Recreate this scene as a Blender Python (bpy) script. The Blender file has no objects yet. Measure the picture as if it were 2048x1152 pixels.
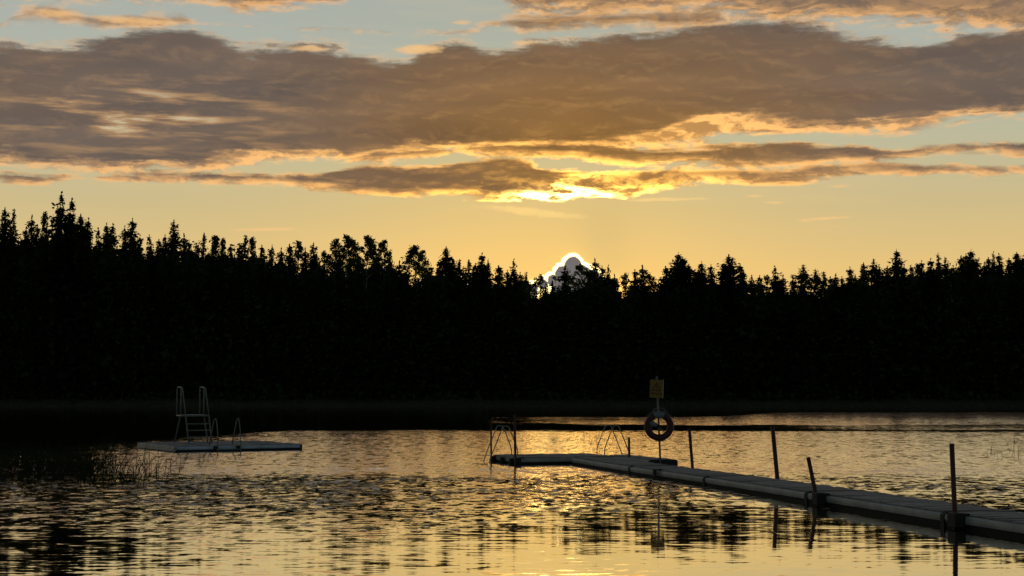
import bpy, bmesh, math, random
import numpy as np
from mathutils import Vector, Matrix, noise as mnoise

R = math.radians
scene = bpy.context.scene
COL = scene.collection

# ------------------------------------------------------------------ camera
W, H_, F = 2048.0, 1152.0, 2900.0          # photograph size and focal length in its pixels
EYE = 1.84                                  # eye height above the water
PITCH = math.atan2(212.0, F)
cam_data = bpy.data.cameras.new('camera')
cam_data.sensor_width = 36.0
cam_data.lens = 36.0 * F / W
cam_data.clip_start = 0.1
cam_data.clip_end = 6000.0
cam = bpy.data.objects.new('camera', cam_data)
cam.location = (0, 0, EYE)
cam.rotation_euler = (R(90) + PITCH, 0, 0)
COL.objects.link(cam)
scene.camera = cam


def ray(px, py):
    c, u = (px - W / 2) / F, (H_ / 2 - py) / F
    return Vector((c, math.cos(PITCH) - u * math.sin(PITCH), math.sin(PITCH) + u * math.cos(PITCH)))


def at(px, py, z=0.0):                      # where a sight line meets the level z
    d = ray(px, py)
    t = (z - EYE) / d.z
    return Vector((d.x * t, d.y * t, z))


def at_d(px, py, dist):                     # where a sight line reaches the distance dist
    d = ray(px, py)
    t = dist / d.y
    return Vector((d.x * t, dist, EYE + d.z * t))


def azel(px, py):
    d = ray(px, py).normalized()
    return math.degrees(math.atan2(d.x, d.y)), math.degrees(math.asin(d.z))


def lin(r, g, b):
    f = lambda c: c / 12.92 if c <= 0.04045 else ((c + 0.055) / 1.055) ** 2.4
    return (f(r / 255), f(g / 255), f(b / 255), 1.0)


# ------------------------------------------------------------------ view
scene.view_settings.view_transform = 'Standard'
scene.view_settings.look = 'None'
scene.view_settings.exposure = 0.12
scene.view_settings.gamma = 1.0
scene.view_settings.use_curve_mapping = False
scene.cycles.max_bounces = 6
scene.cycles.diffuse_bounces = 2
scene.cycles.glossy_bounces = 3
scene.cycles.transparent_max_bounces = 4
scene.cycles.sample_clamp_indirect = 4.0

SUN_AZ, SUN_EL = 2.6, 3.1                   # degrees; behind the wood, under the small cloud


# ------------------------------------------------------------------ small language for node maths
class N:
    tree = None

    def __init__(self, s):
        self.s = s

    @staticmethod
    def m(op, *a, clamp=False):
        n = N.tree.nodes.new('ShaderNodeMath')
        n.operation = op
        n.use_clamp = clamp
        for i, v in enumerate(a):
            if isinstance(v, N):
                N.tree.links.new(v.s, n.inputs[i])
            else:
                n.inputs[i].default_value = float(v)
        return N(n.outputs[0])

    def __add__(s, o): return N.m('ADD', s, o)
    __radd__ = __add__
    def __sub__(s, o): return N.m('SUBTRACT', s, o)
    def __rsub__(s, o): return N.m('SUBTRACT', o, s)
    def __mul__(s, o): return N.m('MULTIPLY', s, o)
    __rmul__ = __mul__
    def __truediv__(s, o): return N.m('DIVIDE', s, o)
    def __neg__(s): return N.m('MULTIPLY', s, -1)


def nmin(a, b): return N.m('MINIMUM', a, b)
def nmax(a, b): return N.m('MAXIMUM', a, b)
def clamp01(a): return N.m('ADD', a, 0, clamp=True)


def sstep(lo, hi, v):
    n = N.tree.nodes.new('ShaderNodeMapRange')
    n.interpolation_type = 'SMOOTHSTEP'
    n.inputs['From Min'].default_value = lo
    n.inputs['From Max'].default_value = hi
    N.tree.links.new(v.s, n.inputs['Value'])
    return N(n.outputs[0])


def gauss(v, c, w):                         # exp(-((v-c)/w)^2)
    t = (v - c) / w
    return N.m('POWER', math.e, -(t * t))


def vec(x, y, z=0.0):
    n = N.tree.nodes.new('ShaderNodeCombineXYZ')
    for i, v in enumerate((x, y, z)):
        if isinstance(v, N):
            N.tree.links.new(v.s, n.inputs[i])
        else:
            n.inputs[i].default_value = float(v)
    return N(n.outputs[0])


def fbm(v, scale=1.0, detail=6.0, rough=0.55, color=False, dist=0.0):
    n = N.tree.nodes.new('ShaderNodeTexNoise')
    n.noise_dimensions = '3D'
    N.tree.links.new(v.s, n.inputs['Vector'])
    n.inputs['Scale'].default_value = scale
    n.inputs['Detail'].default_value = detail
    n.inputs['Roughness'].default_value = rough
    n.inputs['Distortion'].default_value = dist
    return N(n.outputs['Color' if color else 'Fac'])


def split(v):
    n = N.tree.nodes.new('ShaderNodeSeparateXYZ')
    N.tree.links.new(v.s, n.inputs[0])
    return N(n.outputs[0]), N(n.outputs[1]), N(n.outputs[2])


def mix(f, a, b, blend='MIX'):
    n = N.tree.nodes.new('ShaderNodeMix')
    n.data_type = 'RGBA'
    n.blend_type = blend
    n.clamp_result = False
    for sock, v in ((n.inputs[0], f), (n.inputs[6], a), (n.inputs[7], b)):
        if isinstance(v, N):
            N.tree.links.new(v.s, sock)
        elif isinstance(v, (int, float)):
            sock.default_value = float(v)
        else:
            sock.default_value = v
    return N(n.outputs[2])


def ramp(v, pts):
    n = N.tree.nodes.new('ShaderNodeValToRGB')
    N.tree.links.new(v.s, n.inputs[0])
    e = n.color_ramp.elements
    while len(e) < len(pts):
        e.new(0.5)
    for el, (p, c) in zip(e, pts):
        el.position = p
        el.color = c
    return N(n.outputs[0])


def curve(v, pts):                          # v and values in 0..1
    n = N.tree.nodes.new('ShaderNodeFloatCurve')
    N.tree.links.new(v.s, n.inputs['Value'])
    c = n.mapping.curves[0]
    while len(c.points) < len(pts):
        c.points.new(0.5, 0.5)
    for p, (x, y) in zip(c.points, pts):
        p.location = (x, y)
        p.handle_type = 'AUTO_CLAMPED'
    n.mapping.update()
    return N(n.outputs[0])


# ------------------------------------------------------------------ sky
world = bpy.data.worlds.new('World')
scene.world = world
world.use_nodes = True
wt = world.node_tree
wt.nodes.clear()
N.tree = wt
tc = wt.nodes.new('ShaderNodeTexCoord')
dx, dy, dz = split(N(tc.outputs['Generated']))
AZ = N.m('ARCTAN2', dx, dy) * (180 / math.pi)
EL = N.m('ARCSINE', dz) * (180 / math.pi)
AU = (AZ + 30.0) / 60.0                     # azimuth on the curves' 0..1 axis


def skyline(pts, off=0.0):                  # a cloud's edge over the azimuth, as curve points
    out = []
    for x, y in pts:
        a, e = azel(x, y)
        out.append((min(1, max(0, (a + 30) / 60)), min(1, max(0, (e + off) / 20))))
    return out


# clear air: warm low down, pale blue-grey above, warmest over the sun
u = clamp01(EL / 30.0)
side = ramp(u, [(0.0, lin(214, 176, 108)), (0.16, lin(220, 187, 120)), (0.24, lin(199, 180, 132)),
                (0.33, lin(181, 178, 150)), (0.42, lin(171, 175, 163)), (0.52, lin(162, 168, 161)), (1.0, lin(96, 112, 128))])
mid = ramp(u, [(0.0, lin(255, 195, 96)), (0.16, lin(248, 200, 114)), (0.24, lin(222, 190, 122)),
               (0.33, lin(196, 184, 140)), (0.42, lin(174, 175, 156)), (0.52, lin(164, 169, 158)), (1.0, lin(98, 113, 126))])
air = mix(gauss(AZ, 1.0, 9.0), side, mid)
# faint darker shaft standing over the small cloud
shaft = gauss(AZ, 3.6, 1.2) * sstep(9.0, 6.0, EL) * sstep(4.0, 5.2, EL)
air = mix(shaft * 0.25, air, lin(186, 170, 112))
haze_n = fbm(vec(AZ * 0.12, EL * 0.9, 3.0), 1.0, 4.0)
air = mix(sstep(0.5, 0.75, haze_n) * 0.12, air, lin(238, 196, 128))

# texture fields shared by the clouds
wv = fbm(vec(AZ * 0.22, EL * 0.62, 1.7), 1.0, 5.0, 0.55, color=True)
wx, wy, wz = split(wv)
A2 = AZ + (wx - 0.5) * 2.6
E2 = EL + (wy - 0.5) * 1.3
AU2 = (A2 + 30.0) / 60.0
P = vec(A2 * 0.62, E2 * 1.7, 5.0)
Pd = vec(A2 * 0.62 + (2.6 - AZ) * 0.012, (E2 - 0.2) * 1.7, 5.0)
f0 = fbm(P, 1.0, 9.0, 0.6) - 0.5
f1 = fbm(Pd, 1.0, 9.0, 0.6) - 0.5
relief = (f0 - f1) * 2.6                    # puffs catch the light on the side turned to the sun
fine = fbm(vec(AZ * 2.2, EL * 5.0, 9.0), 1.0, 7.0, 0.6) - 0.5

strk = fbm(vec(AZ * 0.30 + wy * 0.6, EL * 3.4 + wx * 0.8, 71.0), 1.0, 6.0, 0.55) - 0.5

near = gauss(AZ, 1.6, 9.0) * gauss(EL, 7.0, 4.5)
hot = gauss(AZ, 2.9, 3.6) * gauss(EL, 7.95, 0.85)
edge_c = mix(near, lin(236, 180, 118), (1.8, 0.86, 0.17, 1.0))
edge_c = mix(hot * clamp01(0.75 + relief * 2.2 + fine * 3.0), edge_c, (6.0, 2.9, 0.45, 1.0))
edge_c = mix(gauss(AZ, 1.9, 1.5) * gauss(EL, 7.8, 0.30) * clamp01(0.7 + relief * 2.2 + fine * 3.0), edge_c, (30.0, 17.0, 4.5, 1.0))
soft_n = fbm(vec(A2 * 0.15, E2 * 0.95, 51.0), 1.0, 5.0, 0.5) - 0.5
broad = fbm(vec(AZ * 0.13, EL * 0.55, 31.0), 1.0, 3.0, 0.5) - 0.5
core_c = mix(clamp01(gauss(AZ, 3.0, 9.5) * sstep(17.0, 10.0, EL) + broad * 0.5), lin(99, 90, 85), lin(135, 99, 57))
core_c = mix(clamp01(0.5 + relief * 0.08 + soft_n * 2.0), mix(0.16, core_c, (0, 0, 0, 1)), mix(0.07, core_c, edge_c))
rag_c = mix(clamp01(0.62 + relief * 2.6 + fine * 1.6), mix(0.30, core_c, edge_c), edge_c)


def cloud(sky, top, bot, amp=1.6, soft=0.35, lit_b=0.8, lit_t=0.2, core=1.0, warp=1.0, grow=0.0, extra=None, puff=0.25):
    Ax = AZ + (wx - 0.5) * (2.6 * warp)
    Ex = EL + (wy - 0.5) * (1.3 * warp)
    q = (Ax + 30.0) / 60.0
    T = curve(q, skyline(top)) * 20.0
    B = curve(q, skyline(bot)) * 20.0
    sT, sB = T - Ex + grow, Ex - B + grow
    n = f0 * amp + fine * (amp * 0.3) + strk * (amp * 0.75)
    s = nmin(sT, sB) + n
    if extra is not None:
        s = s + extra
    a = sstep(-soft * 0.5, soft, s)
    lb = N.m('SUBTRACT', 1.0, sstep(0.0, 1.0, (nmin(sB, s + 9.0) + n) / lit_b))
    lt = N.m('SUBTRACT', 1.0, sstep(0.0, 1.0, s / lit_t))
    lit = clamp01(nmax(lb, lt * 0.85) + relief * puff)
    c = mix(lit, core_c, rag_c)
    if core < 1.0:
        c = mix(1 - core, c, rag_c)
    return mix(a, sky, c)


sky = air
# high torn sheet across the upper right corner and above the frame
sky = cloud(sky, [(-400, -60), (300, -300), (380, -30), (700, -30), (900, -150), (1000, -60), (1200, -200), (2500, -200)],
            [(-400, 20), (300, -4), (350, 4), (450, 12), (560, 10), (660, -2), (760, -60), (930, -60), (1030, 6), (1150, 24), (1400, 26), (1600, 40), (1800, 44), (1950, 48), (2048, 66), (2500, 60)],
            amp=1.4, soft=0.4, lit_b=0.9, lit_t=0.7, core=0.8, warp=0.5, grow=0.1)
# puffs below it
sky = cloud(sky, [(-400, 20), (-40, 66), (50, 24), (100, 16), (150, 30), (200, 38), (280, 34), (360, 34), (400, 60), (900, 70), (1000, 42), (1060, 30), (1200, 28), (1420, 22), (1480, 60), (2500, 60)],
            [(-400, 45), (-40, 52), (50, 40), (100, 40), (150, 40), (200, 50), (280, 52), (360, 48), (400, 40), (900, 60), (1000, 50), (1060, 60), (1200, 52), (1420, 50), (1480, 45), (2500, 40)],
            amp=0.7, soft=0.35, lit_b=0.35, lit_t=0.3, core=0.75, warp=0.35, grow=0.12)
# burning rags along the underside of the great bank
BOT = [(-500, 318), (0, 312), (100, 322), (200, 325), (320, 332), (420, 325), (500, 306), (600, 304), (700, 302), (800, 296),
       (900, 292), (1000, 286), (1100, 288), (1200, 282), (1300, 270), (1350, 258), (1400, 236), (1450, 228), (1550, 240),
       (1620, 250), (1700, 244), (1800, 236), (1900, 226), (2048, 214), (2500, 216)]
FRINGE = [(-500, 330), (0, 322), (100, 334), (200, 338), (320, 340), (420, 338), (500, 326), (600, 316), (700, 314), (800, 308),
          (900, 306), (1000, 306), (1100, 308), (1200, 306), (1300, 294), (1400, 280), (1500, 268),
          (1600, 270), (1700, 266), (1800, 262), (1900, 240), (2048, 224), (2500, 230)]
sky = cloud(sky, [(x, y - 40) for x, y in BOT], FRINGE, amp=1.0, soft=0.25, lit_b=1.2, lit_t=0.3, core=0.15, warp=0.3, grow=0.05)
# the great bank
slits = gauss(AZ, -15.0, 5.2) * gauss(EL, 10.6, 1.25) * sstep(0.47, 0.70, fbm(vec(AZ * 0.26 + wy * 0.5, EL * 2.3 + wx * 0.6, 33.0), 1.0, 5.0, 0.55))
sky = cloud(sky,
            [(-500, 80), (0, 88), (80, 94), (170, 88), (230, 76), (270, 60), (330, 58), (420, 74), (480, 98), (600, 94), (700, 102),
             (790, 128), (860, 96), (920, 90), (985, 108), (1060, 92), (1150, 84), (1250, 68), (1400, 52), (1500, 46),
             (1620, 54), (1720, 78), (1830, 90), (1940, 66), (2048, 58), (2500, 70)],
            BOT, amp=1.2, soft=0.42, lit_b=0.3, lit_t=0.2, warp=0.35, grow=0.14, puff=0.14)
sky = mix(clamp01(slits * 1.25), sky, mix(sstep(0.35, 0.75, slits), mix(0.6, core_c, edge_c), mix(0.25, air, edge_c)))
# long lens under the bank
sky = cloud(sky,
            [(-500, 340), (-50, 345), (60, 352), (180, 360), (240, 352), (350, 348), (500, 350), (640, 350), (720, 332), (850, 334), (950, 322), (1030, 318),
             (1090, 338), (1180, 345), (1260, 352), (1320, 372), (1400, 390), (2500, 390)],
            [(-500, 350), (-50, 356), (60, 364), (180, 354), (240, 360), (350, 362), (500, 366), (640, 378), (720, 388), (850, 390), (950, 392), (1030, 397),
             (1090, 397), (1180, 390), (1260, 386), (1320, 366), (1400, 350), (2500, 350)],
            amp=0.6, soft=0.14, lit_b=0.42, lit_t=0.2, warp=0.15, grow=0.08)
# bright rags between lens and bank
sky = cloud(sky,
            [(-500, 420), (560, 420), (700, 320), (800, 306), (950, 294), (1100, 288), (1250, 296), (1380, 300), (1460, 294), (1560, 292), (1700, 294), (1800, 306), (1880, 292), (1980, 288), (2100, 290), (2500, 292)],
            [(-500, 300), (560, 300), (700, 318), (800, 316), (950, 304), (1100, 312), (1250, 324), (1380, 326), (1460, 332), (1560, 330), (1700, 322), (1800, 316), (1880, 304), (1980, 304), (2100, 306), (2500, 306)],
            amp=0.6, soft=0.16, lit_b=0.45, lit_t=0.2, warp=0.15, grow=0.1)
sky = cloud(sky,
            [(-500, 420), (1050, 420), (1120, 362), (1180, 348), (1250, 345), (1350, 340), (1450, 342), (1560, 340), (1640, 328), (1740, 326), (1850, 332), (2000, 334), (2100, 336), (2500, 336)],
            [(-500, 300), (1050, 352), (1120, 380), (1180, 388), (1250, 388), (1350, 370), (1450, 362), (1560, 370), (1640, 356), (1740, 348), (1850, 348), (2000, 348), (2100, 346), (2500, 346)],
            amp=0.6, soft=0.16, lit_b=0.5, lit_t=0.3, core=0.8, warp=0.15, grow=0.08)
# loose wisps low down
for (x, y, w, h, k, tilt) in ((1060, 424, 120, 9, 0.5, -0.10), (1652, 436, 52, 4, 0.8, 0.03), (1615, 442, 22, 2.5, 0.6, 0), (530, 458, 80, 4, 0.7, 0.02),
                              (1330, 399, 100, 4, 0.5, 0), (1508, 392, 20, 3, 0.5, 0), (1550, 405, 24, 3, 0.5, 0), (840, 98, 52, 10, 0.9, 0.05),
                              (1052, 86, 34, 7, 0.8, 0), (620, 97, 45, 6, 0.7, 0), (925, 44, 22, 5, 0.6, 0), (1680, 372, 24, 4, 0.5, 0), (120, 28, 46, 9, 0.8, 0), (270, 42, 90, 8, 0.8, 0)):
    ca, ce = azel(x, y)
    dA = (AZ - ca) / (w * 0.0196)
    dE = (EL - ce - (AZ - ca) * tilt + (wy - 0.5) * 0.25) / (h * 0.0196)
    rr = dA * dA + dE * dE + f0 * 2.6 + fine * 1.6
    sky = mix(sstep(1.25, -0.1, rr) * k, sky, mix(near, lin(232, 184, 126), (1.05, 0.70, 0.24, 1)))

# small cumulus standing on the treetops in front of the sun: grey body, burning rim
bl = None
for (x, y, r) in ((1145, 531, 23), (1127, 548, 22), (1164, 548, 23), (1186, 553, 18), (1106, 561, 17), (1085, 568, 16), (1064, 579, 17), (1140, 560, 30), (1212, 583, 24), (1150, 590, 52)):
    ca, ce = azel(x, y)
    q = N.m('SQRT', (AZ - ca) * (AZ - ca) + (EL - ce) * (EL - ce)) - r * 0.0196
    bl = q if bl is None else N.m('SMOOTH_MIN', bl, q, 0.05)
cn = fbm(vec(AZ * 3.0, EL * 3.0, 14.0), 1.0, 6.0, 0.55) - 0.5
bl = bl + cn * 0.22
rim = sstep(0.07, 0.0, bl)
halo = N.m('POWER', math.e, -(nmax(bl, 0.0) * 5.0)) * gauss(AZ, 2.6, 2.4)
sky = mix(halo * 0.75, sky, (1.0, 0.64, 0.16, 1.0))
sky = mix(gauss(AZ, 3.0, 2.2) * sstep(4.8, 4.2, EL) * 0.7, sky, (2.6, 1.3, 0.28, 1.0))
sky = mix(rim, sky, (3.4, 2.5, 1.0, 1.0))
body = sstep(-0.07, -0.13, bl)
sky = mix(body, sky, mix(clamp01(cn * 0.7 + 0.5), lin(98, 94, 94), lin(124, 118, 114)))

# the rest of the dome: dim evening sky from the Sky Texture
nish = wt.nodes.new('ShaderNodeTexSky')
nish.sky_type = 'NISHITA'
nish.sun_disc = False
nish.sun_elevation = R(SUN_EL)
nish.sun_rotation = R(SUN_AZ)
nish.air_density = 1.0
nish.dust_density = 1.5
nv = wt.nodes.new('ShaderNodeVectorMath')
nv.operation = 'SCALE'
wt.links.new(nish.outputs[0], nv.inputs[0])
nv.inputs['Scale'].default_value = 0.075
front = sstep(75.0, 35.0, N.m('ABSOLUTE', AZ)) * sstep(45.0, 24.0, EL)
sky = mix(front, N(nv.outputs[0]), sky)
sky = mix(sstep(0.0, -2.0, EL), sky, (0.01, 0.012, 0.01, 1))

bg = wt.nodes.new('ShaderNodeBackground')
bg.inputs['Strength'].default_value = 1.0
wt.links.new(sky.s, bg.inputs['Color'])
wo = wt.nodes.new('ShaderNodeOutputWorld')
wt.links.new(bg.outputs[0], wo.inputs['Surface'])
world.cycles.sampling_method = 'MANUAL'
world.cycles.sample_map_resolution = 512

# ------------------------------------------------------------------ sun, low behind the wood
sun_data = bpy.data.lights.new('sun', 'SUN')
sun_data.energy = 1.5
sun_data.angle = R(0.6)
sun_data.color = (1.0, 0.62, 0.3)
sun = bpy.data.objects.new('sun', sun_data)
sd = Vector((math.sin(R(SUN_AZ)) * math.cos(R(SUN_EL)), math.cos(R(SUN_AZ)) * math.cos(R(SUN_EL)), math.sin(R(SUN_EL))))
sun.rotation_euler = sd.to_track_quat('Z', 'Y').to_euler()
sun.location = (20, 300, 60)
COL.objects.link(sun)

# ------------------------------------------------------------------ mesh helpers
class MB:
    def __init__(self):
        self.v, self.f = [], []

    def add(self, vs, fs):
        o = len(self.v)
        self.v += [tuple(p) for p in vs]
        self.f += [tuple(i + o for i in f) for f in fs]
        return self

    def box(self, c, size, mat=None, bev=0.0):
        hx, hy, hz = size[0] / 2, size[1] / 2, size[2] / 2
        b = min(bev, hx * .9, hy * .9, hz * .9)
        if b <= 0:
            pts = [(sx * hx, sy * hy, sz * hz) for sz in (-1, 1) for sx, sy in ((-1, -1), (1, -1), (1, 1), (-1, 1))]
            fs = [(3, 2, 1, 0), (4, 5, 6, 7), (0, 1, 5, 4), (1, 2, 6, 5), (2, 3, 7, 6), (3, 0, 4, 7)]
        else:
            pts = []
            for z, i in ((-hz, b), (-hz + b, 0), (hz - b, 0), (hz, b)):
                x, y = hx - i, hy - i
                k = b if i == 0 else b * .5
                pts += [(-x + k, -y, z), (x - k, -y, z), (x, -y + k, z), (x, y - k, z), (x - k, y, z), (-x + k, y, z), (-x, y - k, z), (-x, -y + k, z)]
            fs = [tuple(range(7, -1, -1)), tuple(range(24, 32))]
            for r in range(3):
                fs += [(r * 8 + i, r * 8 + (i + 1) % 8, r * 8 + 8 + (i + 1) % 8, r * 8 + 8 + i) for i in range(8)]
        m = mat if mat is not None else Matrix()
        c = Vector(c)
        return self.add([m @ (Vector(p) + c) for p in pts], fs)

    def tube(self, pts, rad, seg=8, caps=True, closed=False):
        pts = [Vector(p) for p in pts]
        n = len(pts)
        rads = rad if isinstance(rad, (list, tuple)) else [rad] * n
        vs, fs = [], []
        prev = None
        for i, p in enumerate(pts):
            a = pts[(i - 1) % n] if (closed or i > 0) else p
            b = pts[(i + 1) % n] if (closed or i < n - 1) else p
            t = (b - a).normalized()
            if prev is None:
                ref = Vector((0, 0, 1)) if abs(t.z) < .9 else Vector((1, 0, 0))
                u = t.cross(ref).normalized()
            else:
                u = (prev - t * prev.dot(t)).normalized()
            prev = u
            w = t.cross(u)
            for k in range(seg):
                q = 2 * math.pi * k / seg
                vs.append(p + (u * math.cos(q) + w * math.sin(q)) * rads[i])
        m = n if closed else n - 1
        for i in range(m):
            j = (i + 1) % n
            for k in range(seg):
                l = (k + 1) % seg
                fs.append((i * seg + k, i * seg + l, j * seg + l, j * seg + k))
        if caps and not closed:
            fs.append(tuple(range(seg - 1, -1, -1)))
            fs.append(tuple((n - 1) * seg + k for k in range(seg)))
        return self.add(vs, fs)

    def sweep(self, prof, p0, p1, up=Vector((0, 0, 1))):      # closed profile (u across, z up) from p0 to p1
        p0, p1 = Vector(p0), Vector(p1)
        t = (p1 - p0).normalized()
        s = t.cross(up).normalized()
        n = len(prof)
        vs = [p0 + s * a + up * b for a, b in prof] + [p1 + s * a + up * b for a, b in prof]
        fs = [(i, (i + 1) % n, n + (i + 1) % n, n + i) for i in range(n)]
        fs += [tuple(range(n - 1, -1, -1)), tuple(range(n, 2 * n))]
        return self.add(vs, fs)

    def build(self, name, mat, parent=None, smooth=False, inv=None):
        me = bpy.data.meshes.new(name)
        vs = self.v if inv is None else [tuple(inv @ Vector(p)) for p in self.v]
        me.from_pydata(vs, [], self.f)
        me.materials.append(mat)
        me.update()
        bm = bmesh.new()
        bm.from_mesh(me)
        bmesh.ops.recalc_face_normals(bm, faces=bm.faces)
        bm.to_mesh(me)
        bm.free()
        if smooth:
            me.polygons.foreach_set('use_smooth', [True] * len(me.polygons))
            me.update()
        o = bpy.data.objects.new(name, me)
        COL.objects.link(o)
        if parent is not None:
            o.parent = parent
        return o


def fast_mesh(name, V, Q, mat, smooth=False):                  # V (n,3), Q (m,k)
    me = bpy.data.meshes.new(name)
    k = Q.shape[1]
    me.vertices.add(len(V))
    me.vertices.foreach_set('co', V.astype(np.float32).ravel())
    me.loops.add(Q.size)
    me.loops.foreach_set('vertex_index', Q.astype(np.int32).ravel())
    me.polygons.add(len(Q))
    me.polygons.foreach_set('loop_start', np.arange(0, Q.size, k, dtype=np.int32))
    me.polygons.foreach_set('loop_total', np.full(len(Q), k, dtype=np.int32))
    if smooth:
        me.polygons.foreach_set('use_smooth', [True] * len(Q))
    me.materials.append(mat)
    me.update(calc_edges=True)
    me.validate()
    return me


def tag(o, label=None, cat=None, group=None, kind=None):
    for k, v in (('label', label), ('category', cat), ('group', group), ('kind', kind)):
        if v:
            o[k] = v
    return o


def empty(name, loc, rz=0.0):
    o = bpy.data.objects.new(name, None)
    o.empty_display_size = 0.2
    o.location = loc
    o.rotation_euler = (0, 0, rz)
    COL.objects.link(o)
    return o


def link_mesh(name, me, parent=None):
    o = bpy.data.objects.new(name, me)
    COL.objects.link(o)
    if parent is not None:
        o.parent = parent
    return o


# ------------------------------------------------------------------ materials
def material(name, color, rough=0.6, metal=0.0, vary=0.25, scale=3.0, bump=0.0, bscale=20.0, spec=0.5, color2=None, stretch=(1, 1, 1)):
    m = bpy.data.materials.new(name)
    m.use_nodes = True
    t = m.node_tree
    N.tree = t
    b = t.nodes['Principled BSDF']
    tc = t.nodes.new('ShaderNodeTexCoord')
    mp = t.nodes.new('ShaderNodeMapping')
    mp.inputs['Scale'].default_value = stretch
    t.links.new(tc.outputs['Object'], mp.inputs['Vector'])
    P_ = N(mp.outputs[0])
    n = fbm(P_, scale, 6.0, 0.6)
    c1 = (*color, 1.0)
    c2 = (*(color2 if color2 else tuple(x * (1 - vary) for x in color)), 1.0)
    c = mix(sstep(0.35, 0.65, n), c2, c1)
    t.links.new(c.s, b.inputs['Base Color'])
    b.inputs['Metallic'].default_value = metal
    b.inputs['Specular IOR Level'].default_value = spec
    r = clamp01(n * 0.25 + (rough - 0.12))
    t.links.new(r.s, b.inputs['Roughness'])
    if bump:
        bn = t.nodes.new('ShaderNodeBump')
        bn.inputs['Strength'].default_value = 0.6
        bn.inputs['Distance'].default_value = bump
        t.links.new(fbm(P_, bscale, 4.0).s, bn.inputs['Height'])
        t.links.new(bn.outputs[0], b.inputs['Normal'])
    return m


M_deck = material('weathered_boards', (0.39, 0.36, 0.365), 0.75, vary=0.4, scale=5, bump=0.004, bscale=18, stretch=(1, 1, 1))
t = M_deck.node_tree
N.tree = t
_g = t.nodes.new('ShaderNodeNewGeometry')
_b = t.nodes['Principled BSDF']
_old = N(_b.inputs['Base Color'].links[0].from_socket)
_c = mix(clamp01(N(_g.outputs['Random Per Island']) * 1.0) * 0.55, _old, (0.14, 0.125, 0.12, 1))
t.links.new(_c.s, _b.inputs['Base Color'])
M_float = material('galvanised_float', (0.42, 0.41, 0.385), 0.5, metal=0.0, vary=0.35, scale=2.5, bump=0.002)
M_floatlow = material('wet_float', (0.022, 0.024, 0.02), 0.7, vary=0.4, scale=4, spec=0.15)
M_rubber = material('black_rubber', (0.015, 0.015, 0.015), 0.7, vary=0.3)
M_pole = material('red_brown_steel', (0.09, 0.022, 0.018), 0.6, vary=0.4, scale=8, color2=(0.08, 0.025, 0.02))  # steel poles in a dark red-brown tone, nearly even along the shaft
M_grey = material('grey_painted_steel', (0.20, 0.21, 0.21), 0.45, vary=0.3, scale=6)
M_rail = material('galvanised_tube', (0.30, 0.30, 0.29), 0.35, metal=0.6, vary=0.3, scale=9)
M_tower = material('pale_tower_paint', (0.17, 0.20, 0.20), 0.45, vary=0.25, scale=5)
M_raft = material('pale_blue_float', (0.46, 0.54, 0.66), 0.4, vary=0.3, scale=2.5)
M_red = material('red_buoy_shell', (0.065, 0.010, 0.009), 0.45, vary=0.25, scale=6)
M_white = material('white_buoy_band', (0.19, 0.22, 0.26), 0.5, vary=0.2, scale=6)
M_rope = material('grey_rope', (0.28, 0.27, 0.25), 0.8, vary=0.3, scale=40)
M_yellow = material('sign_yellow', (0.25, 0.15, 0.012), 0.5, vary=0.15, scale=5)
M_signedge = material('sign_edge', (0.45, 0.40, 0.28), 0.5, vary=0.15, scale=5)
M_black = material('sign_black', (0.012, 0.012, 0.012), 0.5, vary=0.1)
M_signred = material('sign_red', (0.07, 0.010, 0.008), 0.5, vary=0.1)
M_bark = material('conifer_bark', (0.09, 0.055, 0.035), 0.9, vary=0.5, scale=2)
M_birchbark = material('birch_bark', (0.55, 0.53, 0.48), 0.8, vary=0.3, scale=1.2, color2=(0.12, 0.11, 0.1), stretch=(1, 1, 2.5))


def foliage(name, a, b_, trans=0.25):
    m = bpy.data.materials.new(name)
    m.use_nodes = True
    t = m.node_tree
    N.tree = t
    t.nodes.clear()
    tc = t.nodes.new('ShaderNodeTexCoord')
    oi = t.nodes.new('ShaderNodeObjectInfo')
    n = fbm(N(tc.outputs['Object']), 0.9, 4.0) * 0.7 + N(oi.outputs['Random']) * 0.3
    c = mix(sstep(0.3, 0.7, n), (*a, 1), (*b_, 1))
    d = t.nodes.new('ShaderNodeBsdfDiffuse')
    tr = t.nodes.new('ShaderNodeBsdfTranslucent')
    t.links.new(c.s, d.inputs['Color'])
    t.links.new(c.s, tr.inputs['Color'])
    mx = t.nodes.new('ShaderNodeMixShader')
    mx.inputs[0].default_value = trans
    t.links.new(d.outputs[0], mx.inputs[1])
    t.links.new(tr.outputs[0], mx.inputs[2])
    o = t.nodes.new('ShaderNodeOutputMaterial')
    t.links.new(mx.outputs[0], o.inputs['Surface'])
    return m


M_spruce = foliage('spruce_needles', (0.018, 0.028, 0.012), (0.035, 0.055, 0.02))
M_pine = foliage('pine_needles', (0.028, 0.038, 0.016), (0.055, 0.07, 0.028))
M_leaf = foliage('birch_leaves', (0.035, 0.055, 0.014), (0.07, 0.10, 0.025), 0.4)
M_reed = foliage('reed_blades', (0.025, 0.03, 0.012), (0.05, 0.052, 0.022), 0.15)

# ------------------------------------------------------------------ ground: one sheet with the lake basin in it
def ground_z(x, y):
    wob = 3.0 * mnoise.noise(Vector((x * 0.02, 7.0, 0))) + 1.2 * mnoise.noise(Vector((x * 0.09, 3.0, 0)))
    dshore = min(y - (SHORE + wob), 1e9)                      # >0 on the far land
    side = abs(x) - 330.0
    back = -6.0 - y
    land = max(dshore, side, back)
    if land < 0:
        return max(-2.5, land * 0.12)
    z = min(0.9, land * 0.22) + min(7.0, max(0, land - 4) * 0.075)
    return z + 0.12 * mnoise.noise(Vector((x * 0.3, y * 0.3, 2)))


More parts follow.
